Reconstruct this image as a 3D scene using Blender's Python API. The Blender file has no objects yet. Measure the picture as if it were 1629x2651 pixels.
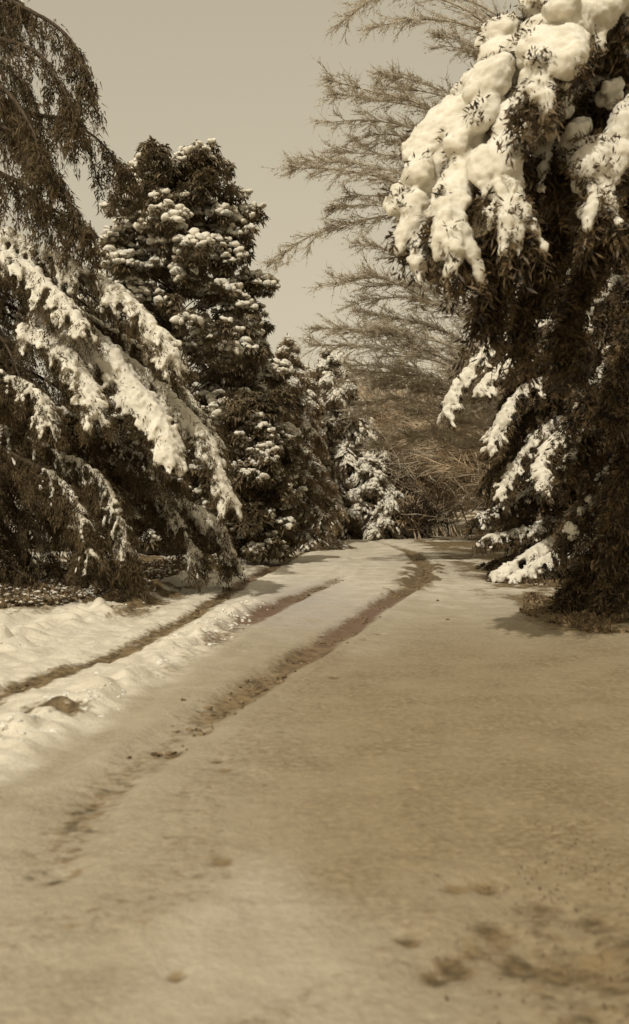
import bpy, math, random
import numpy as np
from mathutils import Vector, Matrix

# ------------------------------------------------------------------ camera, world, sun, exposure
scene = bpy.context.scene
col = scene.collection
CAM_H = 1.5
F = 2987.0                     # focal length measured in the photograph's pixels
PITCH = math.atan((1325.5 - 1270.0) / F)
cam_d = bpy.data.cameras.new('camera')
cam = bpy.data.objects.new('camera', cam_d)
col.objects.link(cam)
cam.location = (0, 0, CAM_H)
cam.rotation_euler = (math.pi / 2 - PITCH, 0, 0)
cam_d.sensor_fit = 'VERTICAL'
cam_d.sensor_height = 36
cam_d.lens = 36 * F / 2651
cam_d.clip_start = 0.05
cam_d.clip_end = 3000
cam_d.dof.use_dof = True
cam_d.dof.focus_distance = 24
cam_d.dof.aperture_fstop = 2.4
scene.camera = cam

SUN_AZ = math.radians(205)     # clockwise from +Y (the view direction): behind the camera, to the left
SUN_EL = math.radians(49)
w = bpy.data.worlds.new('World')
scene.world = w
w.use_nodes = True
nt = w.node_tree
nt.nodes.clear()
sky = nt.nodes.new('ShaderNodeTexSky')
sky.sky_type = 'NISHITA'
sky.sun_disc = False
sky.sun_elevation = SUN_EL
sky.sun_rotation = SUN_AZ
sky.dust_density = 3.0
bw = nt.nodes.new('ShaderNodeRGBToBW')
soft = nt.nodes.new('ShaderNodeMath'); soft.operation = 'POWER'; soft.inputs[1].default_value = 0.38
mulc = nt.nodes.new('ShaderNodeMixRGB'); mulc.blend_type = 'MULTIPLY'; mulc.inputs[0].default_value = 1
mulc.inputs[2].default_value = (4.55, 4.02, 2.96, 1)
bg = nt.nodes.new('ShaderNodeBackground'); bg.inputs[1].default_value = 0.10
wo = nt.nodes.new('ShaderNodeOutputWorld')
nt.links.new(sky.outputs[0], bw.inputs[0]); nt.links.new(bw.outputs[0], soft.inputs[0])
nt.links.new(soft.outputs[0], mulc.inputs[1]); nt.links.new(mulc.outputs[0], bg.inputs[0]); nt.links.new(bg.outputs[0], wo.inputs[0])

sd = bpy.data.lights.new('sun', 'SUN')
sd.energy = 3.3
sd.angle = math.radians(0.5)
sd.color = (1.0, 0.935, 0.815)
sun = bpy.data.objects.new('sun', sd)
col.objects.link(sun)
sdir = Vector((math.sin(SUN_AZ) * math.cos(SUN_EL), math.cos(SUN_AZ) * math.cos(SUN_EL), math.sin(SUN_EL)))
sun.rotation_euler = sdir.to_track_quat('Z', 'Y').to_euler()
sun.location = sdir * 60

scene.view_settings.view_transform = 'Standard'
scene.view_settings.look = 'None'
scene.view_settings.exposure = -0.25
scene.view_settings.gamma = 1
scene.view_settings.use_curve_mapping = False

# ------------------------------------------------------------------ helpers
UP = np.array([0, 0, 1.0])


def P(px, py, Y):
    """world point that the photograph shows at pixel (px, py), Y metres ahead"""
    dx = (px - 814.5) / F
    dz = (1325.5 - py) / F
    c, s = math.cos(PITCH), math.sin(PITCH)
    y = c + dz * s
    z = dz * c - s
    return np.array([dx * Y / y, Y, CAM_H + z * Y / y])


def hashn(ix, iy, iz, seed=0):
    n = (ix.astype(np.int64) * 374761393 + iy.astype(np.int64) * 668265263 + iz.astype(np.int64) * 2147483647 + seed * 144665) & 0xffffffff
    n = ((n ^ (n >> 13)) * 1274126177) & 0xffffffff
    n = (n ^ (n >> 16)) & 0xffffff
    return n / float(0xffffff)


def vnoise(p, seed=0):
    p = np.asarray(p, float)
    if p.shape[-1] == 2:
        p = np.concatenate([p, np.zeros(p.shape[:-1] + (1,))], -1)
    i = np.floor(p).astype(np.int64)
    f = p - i
    f = f * f * (3 - 2 * f)
    r = 0
    for a in (0, 1):
        for b in (0, 1):
            for c in (0, 1):
                wgt = (f[..., 0] if a else 1 - f[..., 0]) * (f[..., 1] if b else 1 - f[..., 1]) * (f[..., 2] if c else 1 - f[..., 2])
                r = r + wgt * hashn(i[..., 0] + a, i[..., 1] + b, i[..., 2] + c, seed)
    return r


def fbm(p, oct=4, seed=0):
    p = np.asarray(p, float)
    r, a, t = 0, 0.5, 0
    for k in range(oct):
        r = r + a * vnoise(p * 2 ** k + 17.3 * k, seed + k)
        t += a
        a *= 0.5
    return r / t


def sstep(a, b, x):
    t = np.clip((x - a) / (b - a), 0, 1)
    return t * t * (3 - 2 * t)


def norm(v):
    return v / np.maximum(np.linalg.norm(v, axis=-1, keepdims=True), 1e-9)


def spline(pts, n):
    pts = np.array(pts, float)
    if len(pts) == 2:
        t = np.linspace(0, 1, n)[:, None]
        return pts[0] * (1 - t) + pts[1] * t
    e = np.vstack([2 * pts[0] - pts[1], pts, 2 * pts[-1] - pts[-2]])
    L = np.concatenate([[0], np.cumsum(np.linalg.norm(np.diff(pts, axis=0), axis=1))])
    s = np.linspace(0, L[-1] * 0.99999, n)
    k = np.clip(np.searchsorted(L, s, side='right') - 1, 0, len(pts) - 2)
    u = ((s - L[k]) / (L[k + 1] - L[k]))[:, None]
    p0, p1, p2, p3 = e[k], e[k + 1], e[k + 2], e[k + 3]
    return 0.5 * (2 * p1 + (p2 - p0) * u + (2 * p0 - 5 * p1 + 4 * p2 - p3) * u ** 2 + (3 * p1 - p0 - 3 * p2 + p3) * u ** 3)


class Geo:
    """gathers triangles and quads, then becomes one mesh"""
    def __init__(s):
        s.v, s.f, s.n = [], [], 0

    def add(s, v, f):
        v = np.asarray(v, float).reshape(-1, 3)
        f = np.asarray(f, np.int64)
        if len(v) == 0:
            return
        s.v.append(v); s.f.append(f + s.n); s.n += len(v)

    def mesh(s, name, m, off=(0, 0, 0), smooth=True):
        me = bpy.data.meshes.new(name)
        if not s.v:
            return me
        v = np.vstack(s.v) - np.array(off)
        tot = np.concatenate([np.full(len(f), f.shape[1]) for f in s.f])
        lv = np.concatenate([f.ravel() for f in s.f])
        me.vertices.add(len(v)); me.vertices.foreach_set('co', v.astype(np.float32).ravel())
        me.loops.add(len(lv)); me.loops.foreach_set('vertex_index', lv.astype(np.int32))
        me.polygons.add(len(tot))
        st = np.concatenate([[0], np.cumsum(tot)[:-1]])
        me.polygons.foreach_set('loop_start', st.astype(np.int32))
        me.polygons.foreach_set('loop_total', tot.astype(np.int32))
        me.polygons.foreach_set('use_smooth', np.full(len(tot), smooth))
        me.update(calc_edges=True)
        if m:
            me.materials.append(m)
        return me


def obj(name, me, parent=None, kind=None):
    o = bpy.data.objects.new(name, me)
    col.objects.link(o)
    if parent:
        o.parent = parent
    if kind:
        o['kind'] = kind
    return o


def thing(name, loc, label, cat, group=None):
    o = bpy.data.objects.new(name, None)
    o.empty_display_size = 0.3
    col.objects.link(o)
    o.location = [float(c) for c in loc]
    o['label'] = label
    o['category'] = cat
    if group:
        o['group'] = group
    return o


def tubes(g, PP, RR, S=3):
    """N tubes at once: PP (N,K,3), RR (N,K)"""
    PP = np.asarray(PP, float)
    RR = np.asarray(RR, float)
    N, K, _ = PP.shape
    T = norm(np.gradient(PP, axis=1))
    ref = np.where(np.abs(T[..., 2:3]) > 0.9, np.array([1.0, 0, 0]), UP)
    A = norm(np.cross(T, ref))
    B = np.cross(T, A)
    a = np.arange(S) / S * 2 * math.pi
    V = PP[:, :, None, :] + RR[:, :, None, None] * (A[:, :, None, :] * np.cos(a)[:, None] + B[:, :, None, :] * np.sin(a)[:, None])
    idx = np.arange(N * K * S).reshape(N, K, S)
    q = np.stack([idx[:, :-1, :], np.roll(idx, -1, 2)[:, :-1, :], np.roll(idx, -1, 2)[:, 1:, :], idx[:, 1:, :]], -1)
    g.add(V, q.reshape(-1, 4))


def blades(g, base, d, L, W, rng):
    """thin pointed faces; base (N,3), d (N,3), L, W (N,)"""
    N = len(base)
    d = norm(d)
    s = norm(np.cross(d, rng.normal(size=(N, 3))))
    V = np.stack([base + s * W[:, None] * 0.5, base - s * W[:, None] * 0.5, base + d * L[:, None]], 1)
    g.add(V, np.arange(N * 3).reshape(N, 3))


def lens_blades(g, base, d, L, W, rng, nrm=None):
    """four-cornered leaf faces"""
    N = len(base)
    d = norm(d)
    s = norm(np.cross(d, rng.normal(size=(N, 3)) if nrm is None else nrm))
    m = base + d * L[:, None] * 0.5
    V = np.stack([base, m + s * W[:, None] * 0.5, base + d * L[:, None], m - s * W[:, None] * 0.5], 1)
    g.add(V, np.arange(N * 4).reshape(N, 4))


def ico(sub):
    import bmesh
    bm = bmesh.new()
    bmesh.ops.create_icosphere(bm, subdivisions=sub, radius=1)
    v = np.array([x.co[:] for x in bm.verts]); f = np.array([[q.index for q in x.verts] for x in bm.faces])
    bm.free()
    return v, f


ICO = {1: ico(1), 2: ico(2), 3: ico(3)}


def blobs(g, C, D, SX, SY, SZ, rng, sub=1, rough=0.3, fr=1.2):
    """lumps at C stretched along D"""
    if len(C) == 0:
        return
    C = np.asarray(C); N = len(C)
    V, Fc = ICO[sub]
    D = norm(D)
    A = norm(np.cross(D, np.where(np.abs(D[:, 2:3]) > 0.95, np.array([1.0, 0, 0]), UP)))
    B = np.cross(A, D)
    off = rng.uniform(0, 100, (N, 1, 3))
    r = 1 + rough * 2 * (vnoise(V[None] * fr + off) - 0.5)
    if sub >= 2:
        r = r + rough * 0.8 * (vnoise(V[None] * fr * 2.7 + off) - 0.5)
    W = V[None] * r[..., None]
    X = C[:, None] + D[:, None] * W[..., 0:1] * SX[:, None, None] + A[:, None] * W[..., 1:2] * SY[:, None, None] + B[:, None] * W[..., 2:3] * SZ[:, None, None]
    f = Fc[None] + (np.arange(N) * len(V))[:, None, None]
    g.add(X, f.reshape(-1, 3))


def remesh(me, vox, smooth_it=3):
    o = bpy.data.objects.new('tmp', me)
    col.objects.link(o)
    m = o.modifiers.new('r', 'REMESH'); m.mode = 'VOXEL'; m.voxel_size = vox
    s = o.modifiers.new('s', 'SMOOTH'); s.factor = 0.6; s.iterations = smooth_it
    dg = bpy.context.evaluated_depsgraph_get()
    n = bpy.data.meshes.new_from_object(o.evaluated_get(dg))
    n.polygons.foreach_set('use_smooth', np.full(len(n.polygons), True))
    bpy.data.objects.remove(o)
    n.name = me.name
    return n


# ------------------------------------------------------------------ materials
def mat(name, c1, c2, scale=8, rough=0.8, bump=0.0, bscale=30, spec=0.2, detail=4, bdist=0.02):
    m = bpy.data.materials.new(name)
    m.use_nodes = True
    t = m.node_tree
    b = t.nodes['Principled BSDF']
    b.inputs['Roughness'].default_value = rough
    b.inputs['Specular IOR Level'].default_value = spec
    tc = t.nodes.new('ShaderNodeTexCoord')
    n = t.nodes.new('ShaderNodeTexNoise'); n.inputs['Scale'].default_value = scale; n.inputs['Detail'].default_value = detail
    r = t.nodes.new('ShaderNodeValToRGB')
    r.color_ramp.elements[0].position = 0.35; r.color_ramp.elements[0].color = c1 + (1,)
    r.color_ramp.elements[1].position = 0.65; r.color_ramp.elements[1].color = c2 + (1,)
    t.links.new(tc.outputs['Object'], n.inputs['Vector'])
    t.links.new(n.outputs['Fac'], r.inputs[0]); t.links.new(r.outputs[0], b.inputs['Base Color'])
    if bump:
        n2 = t.nodes.new('ShaderNodeTexNoise'); n2.inputs['Scale'].default_value = bscale; n2.inputs['Detail'].default_value = 6
        bp = t.nodes.new('ShaderNodeBump'); bp.inputs['Strength'].default_value = bump; bp.inputs['Distance'].default_value = bdist
        t.links.new(tc.outputs['Object'], n2.inputs['Vector'])
        t.links.new(n2.outputs['Fac'], bp.inputs['Height']); t.links.new(bp.outputs[0], b.inputs['Normal'])
    return m


M_snow = mat('fresh_snow', (0.58, 0.535, 0.44), (0.72, 0.675, 0.575), 6, 0.75, 0.5, 22, 0.25)
M_cedar = mat('cedar_needles', (0.04, 0.028, 0.012), (0.16, 0.115, 0.06), 5, 0.7)
M_fir = mat('fir_needles', (0.10, 0.07, 0.036), (0.36, 0.26, 0.15), 4, 0.7)
M_yew = mat('yew_leaves', (0.018, 0.012, 0.006), (0.15, 0.10, 0.045), 7, 0.55, spec=0.4)
M_leaf = mat('evergreen_leaves', (0.05, 0.036, 0.016), (0.24, 0.18, 0.10), 3, 0.5, spec=0.5)
M_bark = mat('bark', (0.04, 0.028, 0.016), (0.10, 0.075, 0.05), 12, 0.9, 0.8, 30)
M_twig = mat('bare_twigs', (0.38, 0.31, 0.215), (0.72, 0.65, 0.52), 9, 0.85)
M_brush = mat('russet_brush', (0.34, 0.235, 0.13), (0.80, 0.67, 0.49), 2.2, 0.85)
M_litter = mat('leaf_litter', (0.07, 0.045, 0.022), (0.26, 0.19, 0.11), 14, 0.85)
M_far = mat('far_needles', (0.07, 0.05, 0.026), (0.20, 0.15, 0.09), 1.5, 0.8)


def translucent(m, f):
    t = m.node_tree
    b = t.nodes['Principled BSDF']
    tr = t.nodes.new('ShaderNodeBsdfTranslucent')
    mx = t.nodes.new('ShaderNodeMixShader'); mx.inputs[0].default_value = f
    src = b.inputs['Base Color'].links[0].from_socket
    g = t.nodes.new('ShaderNodeGamma'); g.inputs[1].default_value = 0.8
    t.links.new(src, g.inputs[0]); t.links.new(g.outputs[0], tr.inputs['Color'])
    t.links.new(b.outputs[0], mx.inputs[1]); t.links.new(tr.outputs[0], mx.inputs[2])
    t.links.new(mx.outputs[0], t.nodes['Material Output'].inputs['Surface'])


for m_ in (M_cedar, M_fir, M_yew, M_far, M_leaf, M_brush, M_twig):
    translucent(m_, 0.15 if m_ is M_yew else 0.3)
sb = M_snow.node_tree.nodes['Principled BSDF']
sb.inputs['Subsurface Weight'].default_value = 0.7
sb.inputs['Subsurface Radius'].default_value = (1.0, 0.95, 0.85)
sb.inputs['Subsurface Scale'].default_value = 0.07


def ground_material():
    m = bpy.data.materials.new('snow_cover')
    m.use_nodes = True
    t = m.node_tree
    L = t.links.new
    b = t.nodes['Principled BSDF']
    b.inputs['Roughness'].default_value = 0.7
    b.inputs['Specular IOR Level'].default_value = 0.3
    tc = t.nodes.new('ShaderNodeTexCoord')

    def attr(n):
        a = t.nodes.new('ShaderNodeAttribute'); a.attribute_name = n
        return a.outputs['Fac']

    def noise(sc, det=5):
        n = t.nodes.new('ShaderNodeTexNoise'); n.inputs['Scale'].default_value = sc; n.inputs['Detail'].default_value = det
        n.inputs['Roughness'].default_value = 0.6
        L(tc.outputs['Object'], n.inputs['Vector'])
        return n.outputs['Fac']

    def mix(f, a, c):
        x = t.nodes.new('ShaderNodeMixRGB')
        if isinstance(f, float): x.inputs[0].default_value = f
        else: L(f, x.inputs[0])
        for i, v in ((1, a), (2, c)):
            if isinstance(v, tuple): x.inputs[i].default_value = v + (1,)
            else: L(v, x.inputs[i])
        return x.outputs[0]

    def ramp(f, lo, hi):
        r = t.nodes.new('ShaderNodeMapRange'); r.inputs[1].default_value = lo; r.inputs[2].default_value = hi
        r.interpolation_type = 'SMOOTHSTEP'
        L(f, r.inputs[0])
        return r.outputs[0]

    def math_(op, a, c):
        x = t.nodes.new('ShaderNodeMath'); x.operation = op
        for i, v in ((0, a), (1, c)):
            if isinstance(v, float): x.inputs[i].default_value = v
            else: L(v, x.inputs[i])
        return x.outputs[0]

    fresh = mix(ramp(noise(3.0), 0.3, 0.7), (0.53, 0.475, 0.38), (0.68, 0.625, 0.515))
    packed = mix(ramp(noise(1.3), 0.3, 0.7), (0.18, 0.133, 0.068), (0.27, 0.215, 0.132))
    packed = mix(ramp(noise(26.0, 6), 0.35, 0.7), packed, (0.30, 0.24, 0.15))
    c = mix(attr('packed'), fresh, packed)
    c = mix(attr('icy'), c, (0.40, 0.36, 0.33))
    # dirt and painted tree shade break up with fine noise
    dn = math_('ADD', attr('dirt_shade'), math_('MULTIPLY', math_('SUBTRACT', noise(16.0, 8), 0.5), 1.3))
    dfac = ramp(dn, 0.22, 0.72)
    dirtc = mix(ramp(noise(9.0), 0.35, 0.65), (0.085, 0.06, 0.03), (0.23, 0.165, 0.085))
    dirtc = mix(attr('clay'), dirtc, (0.16, 0.10, 0.07))
    dfac = math_('MULTIPLY', dfac, attr('dirt_shade_max'))
    c = mix(dfac, c, dirtc)
    L(c, b.inputs['Base Color'])
    bp = t.nodes.new('ShaderNodeBump'); bp.inputs['Strength'].default_value = 0.9; bp.inputs['Distance'].default_value = 0.025
    h = math_('ADD', noise(9.0, 6), math_('MULTIPLY', noise(45.0, 3), 0.35))
    L(h, bp.inputs['Height']); L(bp.outputs[0], b.inputs['Normal'])
    return m


M_ground = ground_material()


# ------------------------------------------------------------------ ground and road (one surface, split along the verge)
def G(px, py):
    Y = CAM_H * F / (py - 1270.0)
    return ((px - 814.5) / F * Y, Y)


def polydist(X, Y, pl):
    """distance to a polyline, signed side, and where along it"""
    best = np.full(X.shape, 1e9); along = np.zeros(X.shape); side = np.zeros(X.shape)
    acc = 0
    for (ax, ay), (bx, by) in zip(pl[:-1], pl[1:]):
        dx, dy = bx - ax, by - ay
        l2 = dx * dx + dy * dy
        u = np.clip(((X - ax) * dx + (Y - ay) * dy) / l2, 0, 1)
        qx, qy = ax + u * dx, ay + u * dy
        d = np.hypot(X - qx, Y - qy)
        k = d < best
        best = np.where(k, d, best)
        side = np.where(k, np.sign((X - ax) * dy - (Y - ay) * dx), side)
        along = np.where(k, acc + u * math.sqrt(l2), along)
        acc += math.sqrt(l2)
    return best, side, along


TRACK_A = [G(90, 2010), G(300, 1850), G(480, 1705), G(620, 1622), G(760, 1550), G(870, 1500), G(925, 1450), G(930, 1415), G(880, 1395)]
TRACK_B = [G(90, 2275), G(260, 2040), G(420, 1930), G(560, 1830), G(760, 1710), G(900, 1630), G(1000, 1560), G(1085, 1505), G(1105, 1465), G(1065, 1430), G(1000, 1405), G(950, 1392)]
TROUGH = [(-2.9, 5.0), G(80, 1765), G(300, 1695), G(500, 1595), G(640, 1500), G(760, 1440), G(830, 1410)]
RIDGE1 = [(-3.9, 6.5), G(80, 1650), G(330, 1560), G(600, 1462), G(720, 1428)]
RIDGE2 = [(-2.3, 5.2), G(80, 1880), G(300, 1770), G(520, 1655), G(640, 1570)]
VERGE = [(-2.1, 0.0), (-2.05, 4.0), G(80, 1955), G(250, 1850), G(460, 1725), G(560, 1650), G(660, 1560), G(800, 1440), G(850, 1400), (0.2, 60.0)]

DIRTSPOTS = [(530, 1880, .045, .9), (445, 1935, .07, .6), (560, 1962, .05, .6), (580, 1990, .05, .5), (575, 2225, .05, .55), (590, 2260, .04, .45),
             (452, 2522, .035, .7), (240, 2060, .06, .5), (300, 2030, .08, .5), (330, 2015, .06, .4), (130, 2265, .07, .5), (190, 2245, .05, .45),
             (865, 1750, .05, .7), (650, 1775, .12, .7), (620, 1795, .09, .7), (700, 1735, .10, .5), (980, 1640, .06, .6), (940, 1655, .05, .5), (470, 2090, .06, .3),
             (1180, 2295, .045, .6), (1255, 2285, .045, .75), (1060, 2430, .05, .6), (1180, 2490, .06, .75), (1280, 2400, .08, .6), (1230, 2440, .06, .6),
             (1120, 2520, .05, .6), (1440, 2490, .09, .6), (1340, 2480, .07, .6), (1540, 2480, .08, .6), (1400, 2260, .05, .4), (1430, 2160, .03, .5), (1540, 2380, .1, .5),
             (1400, 2340, .1, .45), (120, 1840, .16, .9), (200, 1835, .1, .6), (170, 1850, .12, .8), (1390, 1940, .05, .25), (1210, 1900, .06, .2)]


def ground_fields(X, Y):
    z = 0.05 * (fbm(np.stack([X / 2.6, Y / 3.5], -1), 4, 3) - 0.5)
    z = z + 0.018 * (fbm(np.stack([X * 4, Y * 3], -1), 4, 9) - 0.5)
    z = z + 0.28 * sstep(-3.2, -6.5, X) + 0.35 * sstep(4.6, 9, X)
    z = z + 0.5 * sstep(44, 62, Y)
    n1 = fbm(np.stack([X * 3, Y * 3], -1), 4, 21)
    dirt_shade = np.zeros(X.shape); dmax = np.ones(X.shape); clay = np.zeros(X.shape)
    dv, sv, av = polydist(X, Y, VERGE)
    sgn = dv * sv                        # positive on the road side
    packed = sstep(-0.12, 0.16, sgn + 0.35 * (n1 - 0.5))
    far = sstep(9.5, 19, Y) * (0.75 + 0.25 * sstep(0.4, 0.6, n1))
    packed = packed * (1 - 0.85 * far) * (1 - 0.35 * sstep(0.5, 0.7, fbm(np.stack([X * 0.7, Y * 0.35], -1), 3, 101)) * sstep(1.0, -0.2, X))
    # trampled strip near the bend stays pale
    icyd = np.exp(-(((X + 0.15) / 0.75) ** 2 + ((Y - 15.5) / 3.2) ** 2))
    icy = 0.85 * icyd * sstep(0.25, 0.6, n1 + 0.15)
    packed = packed * (1 - 0.30 * sstep(0.4, -1.2, X))
    packed = packed * (1 - 0.6 * np.exp(-(((X - 0.35) / 0.7) ** 2 + ((Y - 20.5) / 6) ** 2)))

    def strip(pl, wd):
        d, s, a = polydist(X, Y, pl)
        return d, s, a, np.exp(-(d / wd) ** 2)
    # ruts
    for pl, dep, lo in ((TRACK_A, 0.030, 0.0), (TRACK_B, 0.042, 0.0)):
        d, s, a, e = strip(pl, 0.18)
        st = sstep(4.2, 8.5, Y) * 0.85 + 0.15
        fade = 1 - 0.6 * sstep(26, 33, Y)
        wob = 0.25 + 1.5 * fbm(np.stack([a * 1.1, d * 2, 0 * a + dep * 900], -1), 3, 31)
        z = z - dep * e * st * wob + 0.018 * np.exp(-((d - 0.24) / 0.08) ** 2) * st * wob
        k = e * wob * fade
        if pl is TRACK_A:
            dirt_shade = np.maximum(dirt_shade, k * 0.95 * np.exp(-((Y - 15.0) / 4.6) ** 2) + 0.08 * e * st)
        else:
            dirt_shade = np.maximum(dirt_shade, k * (0.35 * sstep(3.0, 5.0, Y) + 0.60 * sstep(7.0, 11.0, Y) + 0.24 * sstep(16, 21, Y) - 0.25 * sstep(27, 31, Y)) + 0.10 * e * st)
            d2 = 1.7 * sstep(0.38, 0.60, fbm(np.stack([X * 5, Y * 1.6], -1), 3, 63)) * np.exp(-(d / 0.40) ** 2) * np.exp(-((Y - 21.0) / 4.5) ** 2)
            dirt_shade = np.maximum(dirt_shade, d2 * 0.9 * wob)
        clay = np.maximum(clay, np.exp(-(d / 0.35) ** 2) * np.exp(-((Y - 14.0) / 3.0) ** 2) * 0.9)
    # furrow between the snow ridges
    d, s, a, e = strip(TROUGH, 0.16)
    k = sstep(4, 7, Y)
    z = z - 0.04 * e
    dirt_shade = np.maximum(dirt_shade, e * (0.95 - 0.25 * sstep(22, 30, Y)) * (0.55 + 0.8 * fbm(np.stack([X * 2, Y * 1.3], -1), 3, 61)))
    clay = np.maximum(clay, e * np.exp(-((Y - 20) / 3.5) ** 2) * 0.8)
    # lumpy ploughed ridges
    for pl, wd, hh, sd_ in ((RIDGE1, 0.30, 0.115, 5), (RIDGE2, 0.26, 0.075, 8)):
        d, s, a, e = strip(pl, wd)
        lump = 0.35 + 1.3 * np.abs(2 * vnoise(np.stack([a * 4.0 + 2.5 * s * d, d * 3.5], -1), sd_) - 1) * (0.5 + vnoise(np.stack([a * 1.3, d], -1), sd_ + 1))
        fin = 1 + 0.35 * (vnoise(np.stack([a * 12, d * 8], -1), sd_ + 2) - 0.5)
        z = z + hh * e * lump * fin * (1 - 0.5 * sstep(24, 34, Y))
        packed = packed * (1 - 0.75 * e)
    d, s, a, e = strip([(x - 0.75, y) for x, y in RIDGE1], 0.3)
    z = z + 0.10 * e * (0.3 + 1.2 * vnoise(np.stack([a * 3.6, d * 3], -1), 77))
    # roughness of the verge
    vg = 1 - sstep(-0.2, 0.1, sgn)
    z = z + vg * 0.09 * (fbm(np.stack([X * 5, Y * 4], -1), 4, 90) - 0.5) + vg * 0.03 * (fbm(np.stack([X * 14, Y * 11], -1), 2, 95) - 0.5)
    # leaf litter shows through under the cedar; at right, the trees' shadow is painted into the colour
    lit = sstep(0.46, 0.62, fbm(np.stack([X * 2.2, Y * 1.1], -1), 4, 44)) * sstep(-0.35, -0.8, sgn + 0.5 * 1.0) * sstep(12, 15, Y)
    dirt_shade = np.maximum(dirt_shade, lit * 0.85)
    shade_r = sstep(1.9, 3.0, X - 0.02 * (Y - 12) + 0.8 * (n1 - 0.5)) * sstep(11.2, 12.4, Y + 0.6 * (n1 - .5) + 0.25 * (X - 3)) * sstep(0.30, 0.55, fbm(np.stack([X * 2, Y * 1.2], -1), 3, 47))
    dirt_shade = np.maximum(dirt_shade, shade_r * 0.85)  # darkens the ground where the right-hand trees cast their shadow
    # darker grey-brown strip near the bend
    d, s, a, e = strip([G(1110, 1405), G(1200, 1425), G(1330, 1470), G(1250, 1500)], 0.5)
    dirt_shade = np.maximum(dirt_shade, e * 0.42)
    # dirty corner at lower right
    cr = sstep(0.25, 1.0, X + 0.25 * (n1 - 0.5)) * (1 - sstep(3.7, 5.0, Y + 0.8 * (n1 - 0.5))) * sstep(1.0, 2.5, Y)
    dirt_shade = np.maximum(dirt_shade, cr * (0.12 + 1.3 * sstep(0.42, 0.62, fbm(np.stack([X * 9, Y * 6], -1), 5, 71)) * 0.38))
    z = z - 0.03 * cr * fbm(np.stack([X * 9, Y * 8], -1), 3, 72)
    for (px, py, r, s_) in DIRTSPOTS:
        s_ = min(s_ * 1.35, 1.1); r = r * 1.1
        gx, gy = G(px, py)
        q = np.exp(-(((X - gx) / r) ** 2 + ((Y - gy) / (r * 1.5)) ** 2) * (0.6 + 0.8 * n1))
        dirt_shade = np.maximum(dirt_shade, q * s_ * 0.95)
        z = z - 0.03 * q * s_ * (r < 0.13)
    # faint old streaks along the road
    d, s, a = polydist(X, Y, TRACK_B)
    st = fbm(np.stack([(s * d) * 3.2, a * 0.32], -1), 4, 55)
    z = z + 0.035 * (st - 0.5) * (1 - vg) + 0.012 * (fbm(np.stack([X * 9, Y * 9], -1), 3, 58) - 0.5)
    dirt_shade = np.maximum(dirt_shade, 0.30 * sstep(0.52, 0.70, st) * (1 - vg) * (1 - sstep(10, 16, Y)))
    clay = clay * sstep(-2.5, -2.0, -Y * 0 + X * 0) if False else clay
    return z, dirt_shade, dmax, clay, packed, icy, sgn


def axis(breaks):
    out = [breaks[0][0]]
    for (a, b, s0, s1) in breaks:
        x = out[-1]
        while x < b:
            u = (x - a) / (b - a)
            x += s0 + (s1 - s0) * max(0, u)
            out.append(x)
    return np.array(out)


xp = axis([(0, 2.0, .028, .032), (2.0, 6.0, .032, .09), (6, 14, .09, .6), (14, 60, .6, 6), (60, 500, 6, 60)])
xs = np.concatenate([-xp[::-1][:-1], xp])
ys = axis([(-25, -2, 1.6, .3), (-2, 2.6, .3, .035), (2.6, 8, .03, .032), (8, 25, .032, .075), (25, 50, .08, .3), (50, 100, .3, 3), (100, 900, 4, 80)])
XX, YY = np.meshgrid(xs, ys)
zz, dirt_shade, dmax, clay, packed, icy, sgn = ground_fields(XX, YY)
NX, NY = len(xs), len(ys)
V = np.stack([XX, YY, zz], -1).reshape(-1, 3)
idx = np.arange(NX * NY).reshape(NY, NX)
quads = np.stack([idx[:-1, :-1], idx[:-1, 1:], idx[1:, 1:], idx[1:, :-1]], -1).reshape(-1, 4)
xc = (XX[:-1, :-1] + XX[1:, 1:]).ravel() / 2; yc = (YY[:-1, :-1] + YY[1:, 1:]).ravel() / 2
sg = sgn.reshape(-1)[quads].mean(1)
right_edge = 2.6 + 0.9 * sstep(8, 20, yc) + 1.2 * sstep(20, 40, yc)
road = (sg > 0) & (xc < right_edge) & (yc < 46) & (yc > -25)


def sub_sheet(name, mask):
    q = quads[mask]
    used, inv = np.unique(q, return_inverse=True)
    g = Geo(); g.add(V[used], inv.reshape(-1, 4))
    me = g.mesh(name, M_ground)
    for an, arr in (('dirt_shade', dirt_shade), ('dirt_shade_max', dmax), ('clay', clay), ('packed', packed), ('icy', icy)):
        a = me.attributes.new(an, 'FLOAT', 'POINT')
        a.data.foreach_set('value', arr.reshape(-1)[used].astype(np.float32))
    return obj(name, me, kind='structure')


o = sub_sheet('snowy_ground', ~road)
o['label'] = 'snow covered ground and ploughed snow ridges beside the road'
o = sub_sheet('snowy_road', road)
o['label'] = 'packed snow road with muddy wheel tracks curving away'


def gz(x, y):
    i = np.clip(np.searchsorted(xs, x), 0, NX - 1); j = np.clip(np.searchsorted(ys, y), 0, NY - 1)
    return zz[j, i]


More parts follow.
